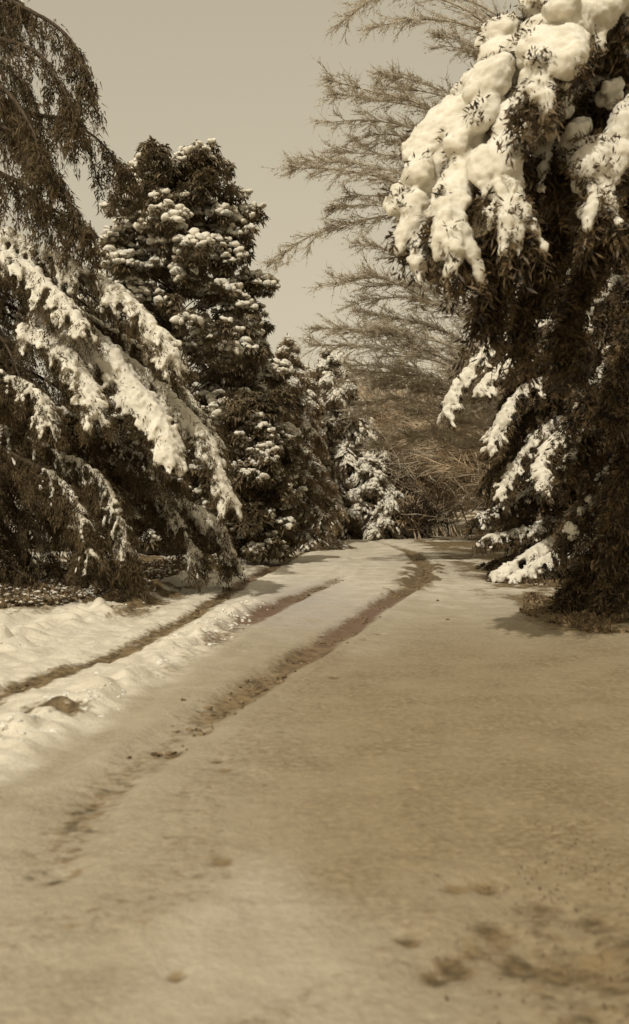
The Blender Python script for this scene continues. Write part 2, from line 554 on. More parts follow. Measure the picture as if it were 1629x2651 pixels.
# ------------------------------------------------------------------ clods on the ridges and dirt in the ruts
def clods(name, label, pls, m, seed, smin, smax, dz, cat, M):
    rng = np.random.default_rng(seed)
    C, S = [], []
    for pl, wd, n, y0, y1 in pls:
        c = spline([[a, b, 0] for a, b in pl], 400)
        c = c[(c[:, 1] > y0) & (c[:, 1] < y1)]
        k = rng.integers(0, len(c), n)
        q = c[k] + rng.normal(0, wd, (n, 3)) * np.array([1, 1, 0])
        q = q[vnoise(q[:, :2] * 1.7, seed) > 0.45]
        C.append(q); S.append(rng.uniform(smin, smax, len(q)) ** 1.0)
    C = np.vstack(C); S = np.concatenate(S) * rng.uniform(0.4, 1.0, len(C))
    C[:, 2] = np.array([gz(a, b) for a, b in C[:, :2]]) + dz * S
    g = Geo()
    blobs(g, C, rng.normal(0, 1, C.shape) * np.array([1, 1, .2]), S * 1.3, S, S * 0.7, rng, 2, 0.5, 1.6)
    o_ = obj(name, g.mesh(name, M), None, 'stuff')
    o_['label'] = label; o_['category'] = cat


clods('snow_clods', 'broken lumps of ploughed snow along the ridges left of the road', [(RIDGE1, 0.17, 1100, 7, 32), (RIDGE2, 0.13, 700, 5, 26), ([(a - .75, b) for a, b in RIDGE1], .2, 500, 8, 26)], 0, 401, 0.008, 0.036, -0.3, 'snow lumps', M_snow)
clods('dirt_clods', 'dark crumbs of mud lying in the wheel tracks and the roadside furrow', [(TROUGH, 0.07, 500, 6, 30), (TRACK_B, 0.09, 500, 6.5, 27), (TRACK_A, 0.07, 130, 10, 20), (TRACK_B, 0.4, 30, 5, 20)], 0, 402, 0.008, 0.028, 0.2, 'mud', M_litter)


# ------------------------------------------------------------------ conifer boughs
def bough(root, off, pts, rng, r0=0.05, wlen=0.6, nlets=40, droop=0.5, needles=60, nl=0.05, nw=0.012, hang=0.3, snow=0.5, ssize=0.06,
          M=None, t0=0.1, fwd=0.6, vox=None, name='branch', ssub=1, prof=None, spread=0.02, sdrop=0.0, mainsnow=1.0, tmin=0.05, bsnow=7, snowtip=1.3):
    n = 26
    C = spline(pts, n)
    L = np.linalg.norm(np.diff(C, axis=0), axis=1).sum()
    C = C + 0.012 * L * (fbm(C * 2.2 + rng.uniform(0, 50), 3)[:, None] - 0.5) * np.array([1, 1, 1.0])
    wood = Geo()
    tt = np.linspace(0, 1, n)
    tubes(wood, C[None], (r0 * (1 - tt) ** 0.8 + 0.004)[None], 6)
    T = norm(np.gradient(C, axis=0))
    ti = np.sort(rng.uniform(t0, 1, nlets))
    k = np.clip((ti * (n - 1)).astype(int), 0, n - 2); u = (ti * (n - 1) - k)[:, None]
    p = C[k] * (1 - u) + C[k + 1] * u
    tg = T[k]
    sidev = norm(np.cross(tg, UP) + 1e-6)
    sgnv = np.where(np.arange(nlets) % 2 == 0, 1.0, -1.0)[:, None]
    d = norm(tg * fwd + sidev * sgnv * rng.uniform(0.4, 1.1, (nlets, 1)) + rng.normal(0, 0.18, (nlets, 3)))
    pf = (np.sin(np.clip(ti * 0.9 + 0.1, 0, 1) * math.pi) ** 0.7 + 0.15) if prof is None else prof(ti)
    ln = wlen * pf * rng.uniform(0.6, 1.15, nlets)
    K = 6
    uu = np.linspace(0, 1, K)
    B = p[:, None] + d[:, None] * (ln[:, None] * uu)[..., None] - UP * (droop * ln[:, None] * (uu ** 1.7))[..., None]
    B = B + (0.05 * ln[:, None] * uu)[..., None] * rng.normal(0, 1, (nlets, K, 3)) * 0.6
    tubes(wood, B, 0.007 * (1 - uu * 0.8)[None] * np.ones((nlets, 1)), 3)
    wo_ = obj(name, wood.mesh(name, M_bark, off), root)
    # needles
    nd = Geo()
    Nn = nlets * needles
    bi = np.repeat(np.arange(nlets), needles)
    un = rng.uniform(0.03, 1, Nn) ** 0.8 * (K - 1)
    kk = np.clip(un.astype(int), 0, K - 2); fu = (un - kk)[:, None]
    bp = B[bi, kk] * (1 - fu) + B[bi, kk + 1] * fu
    bt = norm(B[bi, kk + 1] - B[bi, kk])
    bp = bp + rng.normal(0, spread, (Nn, 3))
    dd = bt * 0.7 + rng.normal(0, 0.55, (Nn, 3)) - UP * hang
    blades(nd, bp, dd, nl * rng.uniform(0.6, 1.3, Nn), nw * rng.uniform(0.7, 1.3, Nn), rng)
    obj('needles', nd.mesh('needles', M, off, smooth=False), wo_, 'stuff')
    # snow load
    if snow > 0:
        sg_ = Geo()
        ns = max(4, int(L / (ssize * 0.8)))
        tm = rng.uniform(tmin, 0.98, int(ns * mainsnow))
        tm = tm[vnoise(np.stack([tm * L * 1.2, tm * 0 + rng.uniform(0, 99)], -1)) < 0.35 + snow * 0.6]
        k = np.clip((tm * (n - 1)).astype(int), 0, n - 2)
        s1 = ssize * rng.uniform(0.45, 1.35, len(tm)) * (1.15 - 0.5 * tm)
        c1 = C[k] + UP * (s1 * 0.45 + r0 * 0.5 * (1 - tm))[:, None] + rng.normal(0, ssize * 0.55, (len(tm), 3)) * np.array([1, 1, .5])
        blobs(sg_, c1, norm(T[k] + rng.normal(0, .25, c1.shape)), s1 * 1.6, s1 * 1.05, s1 * 0.6, rng, ssub if vox is None else 2, 0.45)
        nb = int(nlets * bsnow * snow)
        bi = rng.integers(0, nlets, nb)
        patch = vnoise(np.stack([ti[bi] * L * 1.4 + 31, bi * 0.11], -1), 5)
        bi = bi[patch < 0.25 + 0.6 * snow]
        nb = len(bi)
        un = rng.uniform(0.0, 0.85, nb) ** snowtip * (K - 1)
        kk = np.clip(un.astype(int), 0, K - 2); fu = (un - kk)[:, None]
        c2 = B[bi, kk] * (1 - fu) + B[bi, kk + 1] * fu
        s2 = ssize * rng.uniform(0.25, 0.95, nb) ** 1.0
        c2 = c2 + UP * (s2 * 0.35)[:, None] - UP * sdrop
        blobs(sg_, c2 + rng.normal(0, ssize * 0.4, c2.shape) * np.array([1, 1, .3]), norm(B[bi, kk + 1] - B[bi, kk] + rng.normal(0, 0.02, c2.shape)), s2 * rng.uniform(1.1, 2.2, nb), s2 * 0.95, s2 * 0.5, rng, ssub if vox is None else 2, 0.5)
        me = sg_.mesh('snow_load', M_snow, off)
        if vox:
            me = remesh(me, vox, 2)
            nv = len(me.vertices)
            co = np.empty(nv * 3, np.float32); me.vertices.foreach_get('co', co); co = co.reshape(-1, 3)
            no = np.empty(nv * 3, np.float32); me.vertices.foreach_get('normal', no); no = no.reshape(-1, 3)
            co = co + no * ((fbm(co * 12.0, 3, 3) - 0.5) * ssize * 0.9)[:, None]
            me.vertices.foreach_set('co', co.astype(np.float32).ravel()); me.update()
        obj('snow_load', me, wo_, 'stuff')
    return wo_


def trunk(root, off, x, y, H, r, lean=(0, 0), name='trunk', M=None, seed=0):
    g = Geo()
    n = 16
    t = np.linspace(0, 1, n)
    c = np.stack([x + lean[0] * t + 0.05 * np.sin(t * 5 + seed), y + lean[1] * t, gz(x, y) - 0.15 + t * (H + 0.15)], -1)
    rad = r * (1 - t) ** 0.75 + 0.01 + r * 0.5 * np.exp(-t * 22)
    tubes(g, c[None], rad[None], 12)
    return obj(name, g.mesh(name, M or M_bark, off), root)


def conifer(name, label, x, y, H, R, nb, seed, group=None, cat='conifer', rise=0.25, sag=0.6, M=None, zmin=0.05, power=0.8, sizescale=1.0,
            angs=None, **kw):
    rng = np.random.default_rng(seed)
    off = (x, y, gz(x, y))
    root = thing(name, off, label, cat, group)
    trunk(root, off, x, y, H, 0.022 * H + 0.03, seed=seed)
    for i in range(nb):
        h = zmin + (0.97 - zmin) * (i / (nb - 1)) ** 0.9
        a = i * 2.39996 + rng.normal(0, 0.25) if angs is None else rng.uniform(*angs)
        l = R * ((1 - h) ** power + 0.06) * rng.uniform(0.75, 1.15)
        z0 = off[2] + h * H
        dr = np.array([math.cos(a), math.sin(a), 0])
        q = []
        for u in (0, 0.35, 0.7, 1.0):
            zq = z0 + l * (rise * u * 1.6 - sag * u ** 2)
            q.append(np.array([x, y, 0]) + dr * l * u + np.array([0, 0, max(zq, off[2] + 0.06)]))
        bough(root, off, q, rng, r0=0.012 * l + 0.008, M=M, wlen=kw.get('wl', 0.42) * l, **{k_: v_ for k_, v_ in kw.items() if k_ != 'wl'})
    return root


# ---- near snow-laden yew, top right ------------------------------------------------------
def near_yew():
    rng = np.random.default_rng(5)
    x, y = 4.75, 15.2
    off = (x, y, gz(x, y))
    root = thing('yew_tree', off, 'near dark yew at upper right with its boughs buried under thick rounded snow', 'yew')
    trunk(root, off, x, y, 8.0, 0.22, lean=(-0.5, -1.4))
    fan = [
        # (pixel path, depth at start, depth at tip, lobe radius, droop of lobes, snowy)
        ([(1900, 60), (1560, 40), (1340, 110), (1190, 230), (1110, 360), (1060, 470), (1030, 560), (1050, 660)], 9.3, 8.0, 0.125, 1.0),
        ([(1900, 130), (1580, 80), (1420, 130), (1290, 230), (1200, 360), (1150, 470), (1120, 540), (1150, 640)], 9.0, 7.7, 0.13, 1.0),
        ([(1900, 180), (1600, 60), (1450, 100), (1370, 190), (1310, 300), (1280, 400), (1270, 480), (1290, 560)], 8.8, 7.6, 0.125, 1.0),
        ([(1900, 100), (1640, 20), (1500, 60), (1440, 110), (1390, 150), (1350, 230)], 8.7, 7.5, 0.125, 1.0),
        ([(1900, 420), (1700, 330), (1590, 400), (1550, 450), (1545, 510)], 8.6, 7.8, 0.13, 1.0),
        ([(1900, 330), (1650, 170), (1500, 230), (1420, 340), (1400, 450)], 9.4, 8.3, 0.06, 0.55),
        ([(1900, 380), (1680, 220), (1540, 300), (1480, 380), (1470, 430)], 9.4, 8.4, 0.06, 0.5),
        ([(1900, 480), (1600, 330), (1390, 480), (1280, 560), (1240, 620), (1220, 680)], 9.6, 8.6, 0.05, 0.0),
        ([(1900, 560), (1600, 400), (1420, 540), (1330, 640), (1270, 740), (1250, 830)], 9.7, 8.8, 0.05, 0.0),
        ([(1900, 620), (1650, 480), (1480, 580), (1390, 700), (1340, 850)], 9.8, 9.0, 0.05, 0.0),
        ([(1900, 640), (1700, 500), (1560, 620), (1490, 760), (1470, 900)], 9.9, 9.2, 0.05, 0.0),
        ([(1900, 300), (1600, 260), (1420, 380), (1340, 470), (1290, 560), (1270, 640)], 9.9, 8.9, 0.05, 0.0),
        ([(1900, 800), (1650, 720), (1540, 800), (1460, 900)], 10.0, 9.3, 0.052, 0.5),
        ([(1900, 950), (1650, 880), (1560, 960), (1490, 1060)], 10.0, 9.3, 0.052, 0.5),
        ([(1900, 1100), (1650, 1020), (1540, 1110), (1450, 1220)], 10.0, 9.4, 0.052, 0.5),
        ([(1900, 1250), (1650, 1180), (1540, 1280), (1470, 1380)], 10.0, 9.4, 0.052, 0.5),
        ([(1900, 1400), (1650, 1330), (1520, 1450), (1440, 1560)], 10.0, 9.4, 0.05, 0.0),
        ([(1900, 1300), (1700, 1250), (1600, 1420), (1550, 1600)], 9.6, 9.0, 0.05, 0.0),
        ([(1900, 1000), (1700, 1000), (1620, 1150), (1590, 1350)], 9.6, 9.0, 0.05, 0.0),
        ([(1900, 700), (1700, 700), (1620, 850), (1580, 1050)], 9.6, 9.0, 0.05, 0.0),
    ]
    for i in range(44):
        h = 0.02 + 0.9 * i / 43
        a = i * 2.39996
        l = 1.5 * (1 - 0.5 * h) * rng.uniform(0.8, 1.15)
        z0 = off[2] + 0.1 + h * 7.6
        cx, cy = x - 0.5 * h, y - 1.4 * h
        q_ = [np.array([cx + math.cos(a) * l * u, cy + math.sin(a) * l * u, max(off[2] + .05, z0 + l * (0.25 * u - 0.7 * u * u))]) for u in (0, .35, .7, 1)]
        bough(root, off, q_, rng, r0=0.03, wlen=0.5, nlets=40, droop=0.8, needles=60, nl=0.075, nw=0.024, hang=0.1, snow=0.35 if i % 2 == 0 else 0, ssize=0.04, M=M_yew, t0=0.0, name='bough')
    for bi, (path, za, zb, sr, sn) in enumerate(fan):
        sr = sr * 1.2
        n = len(path)
        pts = [P(px, py, (za + (zb - za) * i / (n - 1)) * (1.22 if bi < 12 else 1.5)) for i, (px, py) in enumerate(path)]
        if bi < 4: pts = [p_ + np.array([0.02 * q_, 0, 0]) for q_, p_ in enumerate(pts)]
        C = spline(pts, 30)
        T = norm(np.gradient(C, axis=0))
        g = Geo()
        tt = np.linspace(0, 1, 30)
        start = np.array([x - 0.3, y - 0.4, C[0][2] - 0.2])
        Cw = np.vstack([start[None], C]); tw = np.linspace(0, 1, 31)
        tubes(g, Cw[None], (0.035 * (1 - tw) + 0.006)[None], 6)
        # hanging side sprays
        m = 210 if sn < 0.1 else 180
        ti = rng.uniform(0.16, 1, m)
        k = np.clip((ti * 29).astype(int), 0, 28)
        sd_ = norm(np.cross(T[k], UP))
        d = norm(T[k] * 0.8 + sd_ * rng.uniform(-1, 1, (m, 1)) * 0.9 - UP * rng.uniform(0.1, 0.9, (m, 1)))
        ln = rng.uniform(0.22, 0.60, m) * (0.85 if sn < 0.1 else 0.78)
        uu = np.linspace(0, 1, 5)
        B = C[k][:, None] + d[:, None] * (ln[:, None] * uu)[..., None] - UP * (0.55 * ln[:, None] * uu ** 1.8)[..., None]
        tubes(g, B, 0.005 * (1 - 0.7 * uu)[None] * np.ones((m, 1)), 3)
        bo = obj('bough', g.mesh('bough', M_bark, off), root)
        nd = Geo()
        per = 48
        ii = np.repeat(np.arange(m), per)
        un = rng.uniform(0, 1, m * per) * 4
        kk = np.clip(un.astype(int), 0, 3); fu = (un - kk)[:, None]
        bp = B[ii, kk] * (1 - fu) + B[ii, kk + 1] * fu + rng.normal(0, 0.028, (m * per, 3))
        bt = norm(B[ii, kk + 1] - B[ii, kk])
        lens_blades(nd, bp, bt * 0.7 + rng.normal(0, 0.6, (m * per, 3)) - UP * 0.15, rng.uniform(0.05, 0.13, m * per), rng.uniform(0.014, 0.032, m * per), rng)
        obj('foliage', nd.mesh('foliage', M_yew, off, smooth=False), bo, 'stuff')
        if sn > 0.1:
            sg_ = Geo()
            # main mass
            t1 = np.linspace(0.12, 0.93, 26)
            k = (t1 * 29).astype(int)
            s = sr * rng.uniform(0.6, 1.35, len(k)) * (0.6 + 0.5 * np.sin(t1 * math.pi) ** 0.5)
            if sn < 0.9:
                keep = rng.uniform(0, 1, len(k)) < sn
            else:
                keep = np.ones(len(k), bool)
            blobs(sg_, (C[k] + UP * (s * 0.45)[:, None] + rng.normal(0, 0.08, (len(k), 3)))[keep], T[k][keep], (s * 1.4)[keep], (s * 1.05)[keep], (s * 0.8)[keep], rng, 2, 0.2, 1.0)
            # lobes hanging on side sprays
            q = rng.permutation(m)[: int(80 * sn)]
            for f_, sc in ((0.25, 1.0), (0.55, 0.9), (0.85, 0.62)):
                j = min(int(f_ * 4), 3)
                c_ = B[q, j] + UP * 0.045
                s = sr * 0.5 * sc * rng.uniform(0.5, 1.5, len(q)) * (1.0 if sn > 0.9 else 1.3)
                blobs(sg_, c_, norm(B[q, j + 1] - B[q, j]), s * 1.5, s * 0.95, s * 0.85, rng, 3, 0.3, 1.6)
            me = remesh(sg_.mesh('snow_load', M_snow, off), 0.02, 7)
            co = np.empty(len(me.vertices) * 3, np.float32); me.vertices.foreach_get('co', co); co = co.reshape(-1, 3)
            no = np.empty(len(me.vertices) * 3, np.float32); me.vertices.foreach_get('normal', no); no = no.reshape(-1, 3)
            co = co + no * ((fbm(co * 9.0, 3, bi) - 0.5) * 0.075 + (fbm(co * 26.0, 2, bi + 9) - 0.5) * 0.03)[:, None]
            me.vertices.foreach_set('co', co.astype(np.float32).ravel()); me.update()
            obj('snow_load', me, bo)
            # leaf tips that poke through the crust
            g2 = Geo()
            kq = rng.integers(0, len(co), 420)
            kq = kq[fbm(co[kq] * 3.0, 2, 5) > 0.56]
            kq = np.repeat(kq, 16)
            pb = co[kq] + np.array(off) - no[kq] * 0.02 + rng.normal(0, 0.03, (len(kq), 3))
            lens_blades(g2, pb, no[kq] * 0.6 + rng.normal(0, 0.5, (len(kq), 3)) - UP * 0.3, rng.uniform(0.04, 0.09, len(kq)), rng.uniform(0.012, 0.024, len(kq)), rng)
            obj('leaf_tips', g2.mesh('leaf_tips', M_yew, off, smooth=False), bo, 'stuff')
    # individual rounded snow clumps that sit on the dark side sprays
    for px, py, r in [(1385, 150, 55), (1415, 245, 30), (1455, 265, 34), (1440, 300, 26), (1330, 330, 30), (1395, 355, 34), (1420, 335, 26), (1490, 345, 40), (1460, 375, 34),
                      (1510, 330, 30), (1410, 405, 40), (1425, 450, 30), (1270, 520, 46), (1190, 500, 34), (1215, 560, 40), (1250, 575, 34), (1175, 540, 30), (1130, 570, 34), (1500, 405, 22), (1560, 250, 26), (1590, 230, 34)]:
        g = Geo()
        Y = rng.uniform(10.1, 10.5)
        c = P(px, py, Y)
        s = r * 1.1 * Y / F
        cs = np.array([c, c + rng.normal(0, s * 0.3, 3), c + np.array([rng.normal(0, s * .4), 0, -s * 0.6]), c + rng.normal(0, s * 0.35, 3), c + rng.normal(0, s * 0.35, 3)])
        blobs(g, cs, np.array([[-.4, -.2, -1.0]] * 5), np.array([.9, .7, .6, .5, .45]) * s, np.array([.65, .6, .5, .4, .4]) * s, np.array([.6, .6, .5, .4, .35]) * s, rng, 3, 0.4, 1.6)
        obj('snow_clump', remesh(g.mesh('snow_clump', M_snow, off), 0.013, 3), root)
    return root


near_yew()


# ---- dark fir at the right edge, beyond the yew ------------------------------------------
def right_fir():
    rng = np.random.default_rng(11)
    x, y = 5.0, 20.6
    off = (x, y, gz(x, y))
    root = thing('fir_tree', off, 'tall dark fir at the right edge of the road with snowy drooping lower boughs', 'fir')
    trunk(root, off, x, y, 9.5, 0.24)
    S = [  # path, depth near trunk, depth at tip, width, snow, size
        ([(1560, 880), (1400, 840), (1320, 870), (1250, 920), (1190, 990), (1155, 1070)], 14.4, 13.6, .24, 1.0, .055),
        ([(1560, 930), (1420, 900), (1350, 920), (1290, 960), (1240, 1010)], 14.3, 13.4, .22, 1.0, .05),
        ([(1560, 980), (1440, 980), (1370, 1000), (1310, 1060), (1270, 1160)], 14.2, 13.2, .22, .85, .045),
        ([(1560, 1100), (1450, 1090), (1390, 1130), (1330, 1210), (1290, 1290)], 14.1, 13.2, .22, .7, .04),
        ([(1560, 1130), (1470, 1120), (1420, 1150), (1400, 1200), (1410, 1260)], 13.8, 13.0, .2, .75, .04),
        ([(1560, 1240), (1440, 1240), (1340, 1290), (1230, 1345)], 14.3, 13.5, .24, .35, .04),
        ([(1560, 1330), (1450, 1340), (1360, 1370), (1250, 1395)], 14.2, 13.4, .24, .75, .04),
        ([(1560, 1400), (1450, 1390), (1380, 1430), (1280, 1490)], 14.0, 13.1, .20, .8, .045),
        ([(1560, 1430), (1480, 1420), (1410, 1450), (1320, 1500)], 13.8, 12.9, .2, .7, .04),
        ([(1600, 1440), (1520, 1440), (1450, 1460), (1400, 1475)], 13.9, 13.2, .18, .5, .035),
    ]
    for path, za, zb, wl, sn, ss in S:
        n = len(path)
        pts = [P(px, py, 1.44 * (za + (zb - za) * i / (n - 1))) for i, (px, py) in enumerate(path)]
        bough(root, off, pts, rng, r0=0.03, wlen=wl * 1.8, nlets=80, droop=0.75, needles=90, nl=0.085, nw=0.022, hang=0.35, snow=sn, ssize=ss * 1.15,
              M=M_yew, t0=0.02, ssub=2, vox=0.024 if sn >= .7 else None, mainsnow=2.4, bsnow=16, snowtip=1.2, prof=lambda t: np.clip(1.25 - 0.7 * t, 0.3, 1.2))
    # the dense unlit body
    for i in range(64):
        h = 0.02 + 0.96 * i / 63
        a = math.pi * rng.uniform(0.55, 1.75) if i % 4 else rng.uniform(-1.2, 1.5)
        l = (2.0 + 0.4 * rng.uniform(-1, 1)) * (1 - 0.5 * h ** 2)
        z0 = off[2] + 0.1 + h * 9.0
        q = [np.array([x + math.cos(a) * l * u, y + math.sin(a) * l * u, max(off[2] + 0.05, z0 + l * (0.25 * u - 0.7 * u * u))]) for u in (0, .35, .7, 1)]
        bough(root, off, q, rng, r0=0.025, wlen=0.7, nlets=46, droop=0.7, needles=80, nl=0.1, nw=0.025, hang=0.4, snow=0.12 if i % 3 == 0 else 0, ssize=0.03,
              M=M_yew, t0=0.0)


right_fir()


# ---- weeping cedar on the left -----------------------------------------------------------
def cedar():
    rng = np.random.default_rng(23)
    x, y = -5.4, 17.6
    off = (x, y, gz(x, y))
    root = thing('weeping_cedar', off, 'big cedar at the left edge with long snow-streaked boughs drooping to the verge', 'cedar')
    trunk(root, off, x, y, 12.0, 0.28)
    S = [  # path, za, zb, nlets, wlen, droop, snow, size
        ([(-60, -40), (60, 20), (150, 70), (210, 160), (225, 300)], 17.4, 16.2, 60, .32, 1.6, .0, .03),
        ([(-60, 90), (40, 110), (110, 150), (170, 240), (200, 330)], 17.2, 15.8, 60, .34, 1.6, .0, .03),
        ([(-60, 220), (70, 290), (170, 310), (240, 350), (300, 410), (330, 440)], 17.4, 16.4, 85, .38, 1.8, .0, .028),
        ([(-60, 300), (50, 350), (120, 420), (180, 520), (215, 640)], 17.0, 15.6, 70, .36, 1.5, .0, .03),
        ([(-60, 420), (60, 480), (130, 540), (200, 570), (240, 600)], 16.9, 15.6, 75, .36, 1.6, .0, .03),
        ([(-60, 180), (20, 240), (80, 330), (110, 430)], 16.8, 15.5, 50, .32, 1.6, .0, .03),
        # snowy ones
        ([(-60, 560), (60, 630), (200, 690), (300, 750), (380, 820), (450, 930)], 17.0, 15.4, 85, .40, 1.1, .85, .05),
        ([(-60, 620), (70, 690), (140, 760), (210, 840)], 16.8, 15.2, 60, .34, 1.2, .7, .045),
        ([(60, 800), (190, 870), (280, 920), (350, 1000), (410, 1080), (440, 1180)], 16.6, 14.9, 85, .36, 1.1, 1.0, .065),
        ([(60, 780), (220, 850), (350, 950), (460, 1050), (540, 1140), (590, 1300)], 16.9, 15.7, 110, .30, 1.3, .95, .05),
        ([(100, 760), (280, 850), (420, 950), (520, 1070), (560, 1150)], 17.4, 16.2, 70, .30, 1.3, .6, .04),
        ([(-60, 1080), (100, 1150), (220, 1210), (290, 1290), (345, 1490)], 15.9, 14.9, 95, .30, 1.3, .55, .035),
        ([(-60, 1130), (60, 1190), (150, 1240), (210, 1330), (240, 1450)], 15.5, 14.5, 80, .32, 1.3, .45, .035),
        ([(150, 1150), (300, 1210), (400, 1270), (460, 1340), (500, 1440)], 17.4, 16.8, 80, .34, 1.2, .5, .04),
        ([(200, 1150), (380, 1240), (480, 1300), (560, 1350), (595, 1430)], 17.8, 17.6, 90, .42, 1.2, .75, .045),
        ([(100, 1040), (260, 1110), (380, 1190), (460, 1250)], 17.0, 16.2, 70, .34, 1.2, .5, .035),
        ([(-60, 960), (40, 980), (100, 1020), (130, 1100)], 15.6, 14.8, 50, .3, 1.2, .6, .04),
        ([(40, 840), (160, 900), (220, 980), (250, 1060)], 15.8, 14.9, 60, .34, 1.1, .75, .05),
    ]
    for path, za, zb, nlets, wl, dr, sn, ss in S:
        n = len(path)
        pts = [P(px, py, za + (zb - za) * i / (n - 1)) for i, (px, py) in enumerate(path)]
        bough(root, off, pts, rng, r0=0.04, wlen=wl * (1.5 if sn > .2 else 1.2), nlets=int(nlets * (1.25 if sn > .2 else .55)), droop=dr * (0.7 if sn > .2 else 1), needles=120 if sn > .2 else 80, nl=0.07 if sn > .2 else .11, nw=0.015 if sn > .2 else .022, hang=0.5, snow=sn, ssize=ss * (1.0 if sn >= .7 else .82),
              M=M_cedar, t0=0.05, fwd=0.7, prof=lambda t: np.clip(1.15 - 0.5 * t, 0.3, 1), mainsnow=1.6, bsnow=42, vox=0.022 if sn >= .7 else (0.019 if sn >= .45 else None), spread=0.035, tmin=0.12, snowtip=1.5, ssub=2)
    # inner boughs
    for i in range(60):
        h = rng.uniform(0.02, 0.48) if i % 9 else rng.uniform(0.5, 0.95)
        a = rng.uniform(-1.5, 0.5) if i % 4 else rng.uniform(0.5, 4.5)
        l = rng.uniform(1.6, 3.1) * (1.0 - 0.75 * max(0, h - 0.38))
        if h > 0.42: l *= 0.55
        z0 = off[2] + 0.3 + h * 11
        q = [np.array([x + math.cos(a) * l * u, y + math.sin(a) * l * u * 0.8, max(off[2] + 0.08, z0 + l * (0.2 * u - 0.75 * u * u))]) for u in (0, .35, .7, 1)]
        bough(root, off, q, rng, r0=0.03, wlen=0.6, nlets=46, droop=1.1, needles=60, nl=0.07, nw=0.016, hang=0.5, snow=0.2 if i % 3 == 0 else 0, ssize=0.04, M=M_cedar, t0=0.1)


cedar()


# ---- broad-leaved evergreens -------------------------------------------------------------
def rosette(seed, n=11, L=0.15, W=0.05, up=0.35):
    rng = np.random.default_rng(seed)
    g = Geo()
    for i in range(n):
        a = i * 2.4 + rng.normal(0, 0.2)
        e = up - 0.9 * (i / n) + rng.normal(0, 0.15)
        d = np.array([math.cos(a) * math.cos(e), math.sin(a) * math.cos(e), math.sin(e)])
        s = norm(np.cross(d, UP))
        l = L * rng.uniform(0.75, 1.2)
        p1 = d * l * 0.5; p2 = d * l - UP * l * 0.35
        w_ = W * rng.uniform(0.8, 1.2)
        nrm_ = np.cross(s, d)
        v = [d * 0.01, p1 + s * w_ / 2 + nrm_ * 0.008, p2, p1 - s * w_ / 2 + nrm_ * 0.008, p1 - nrm_ * 0.006]
        g.add(v, [[0, 1, 4], [1, 2, 4], [2, 3, 4], [3, 0, 4]])
    return g


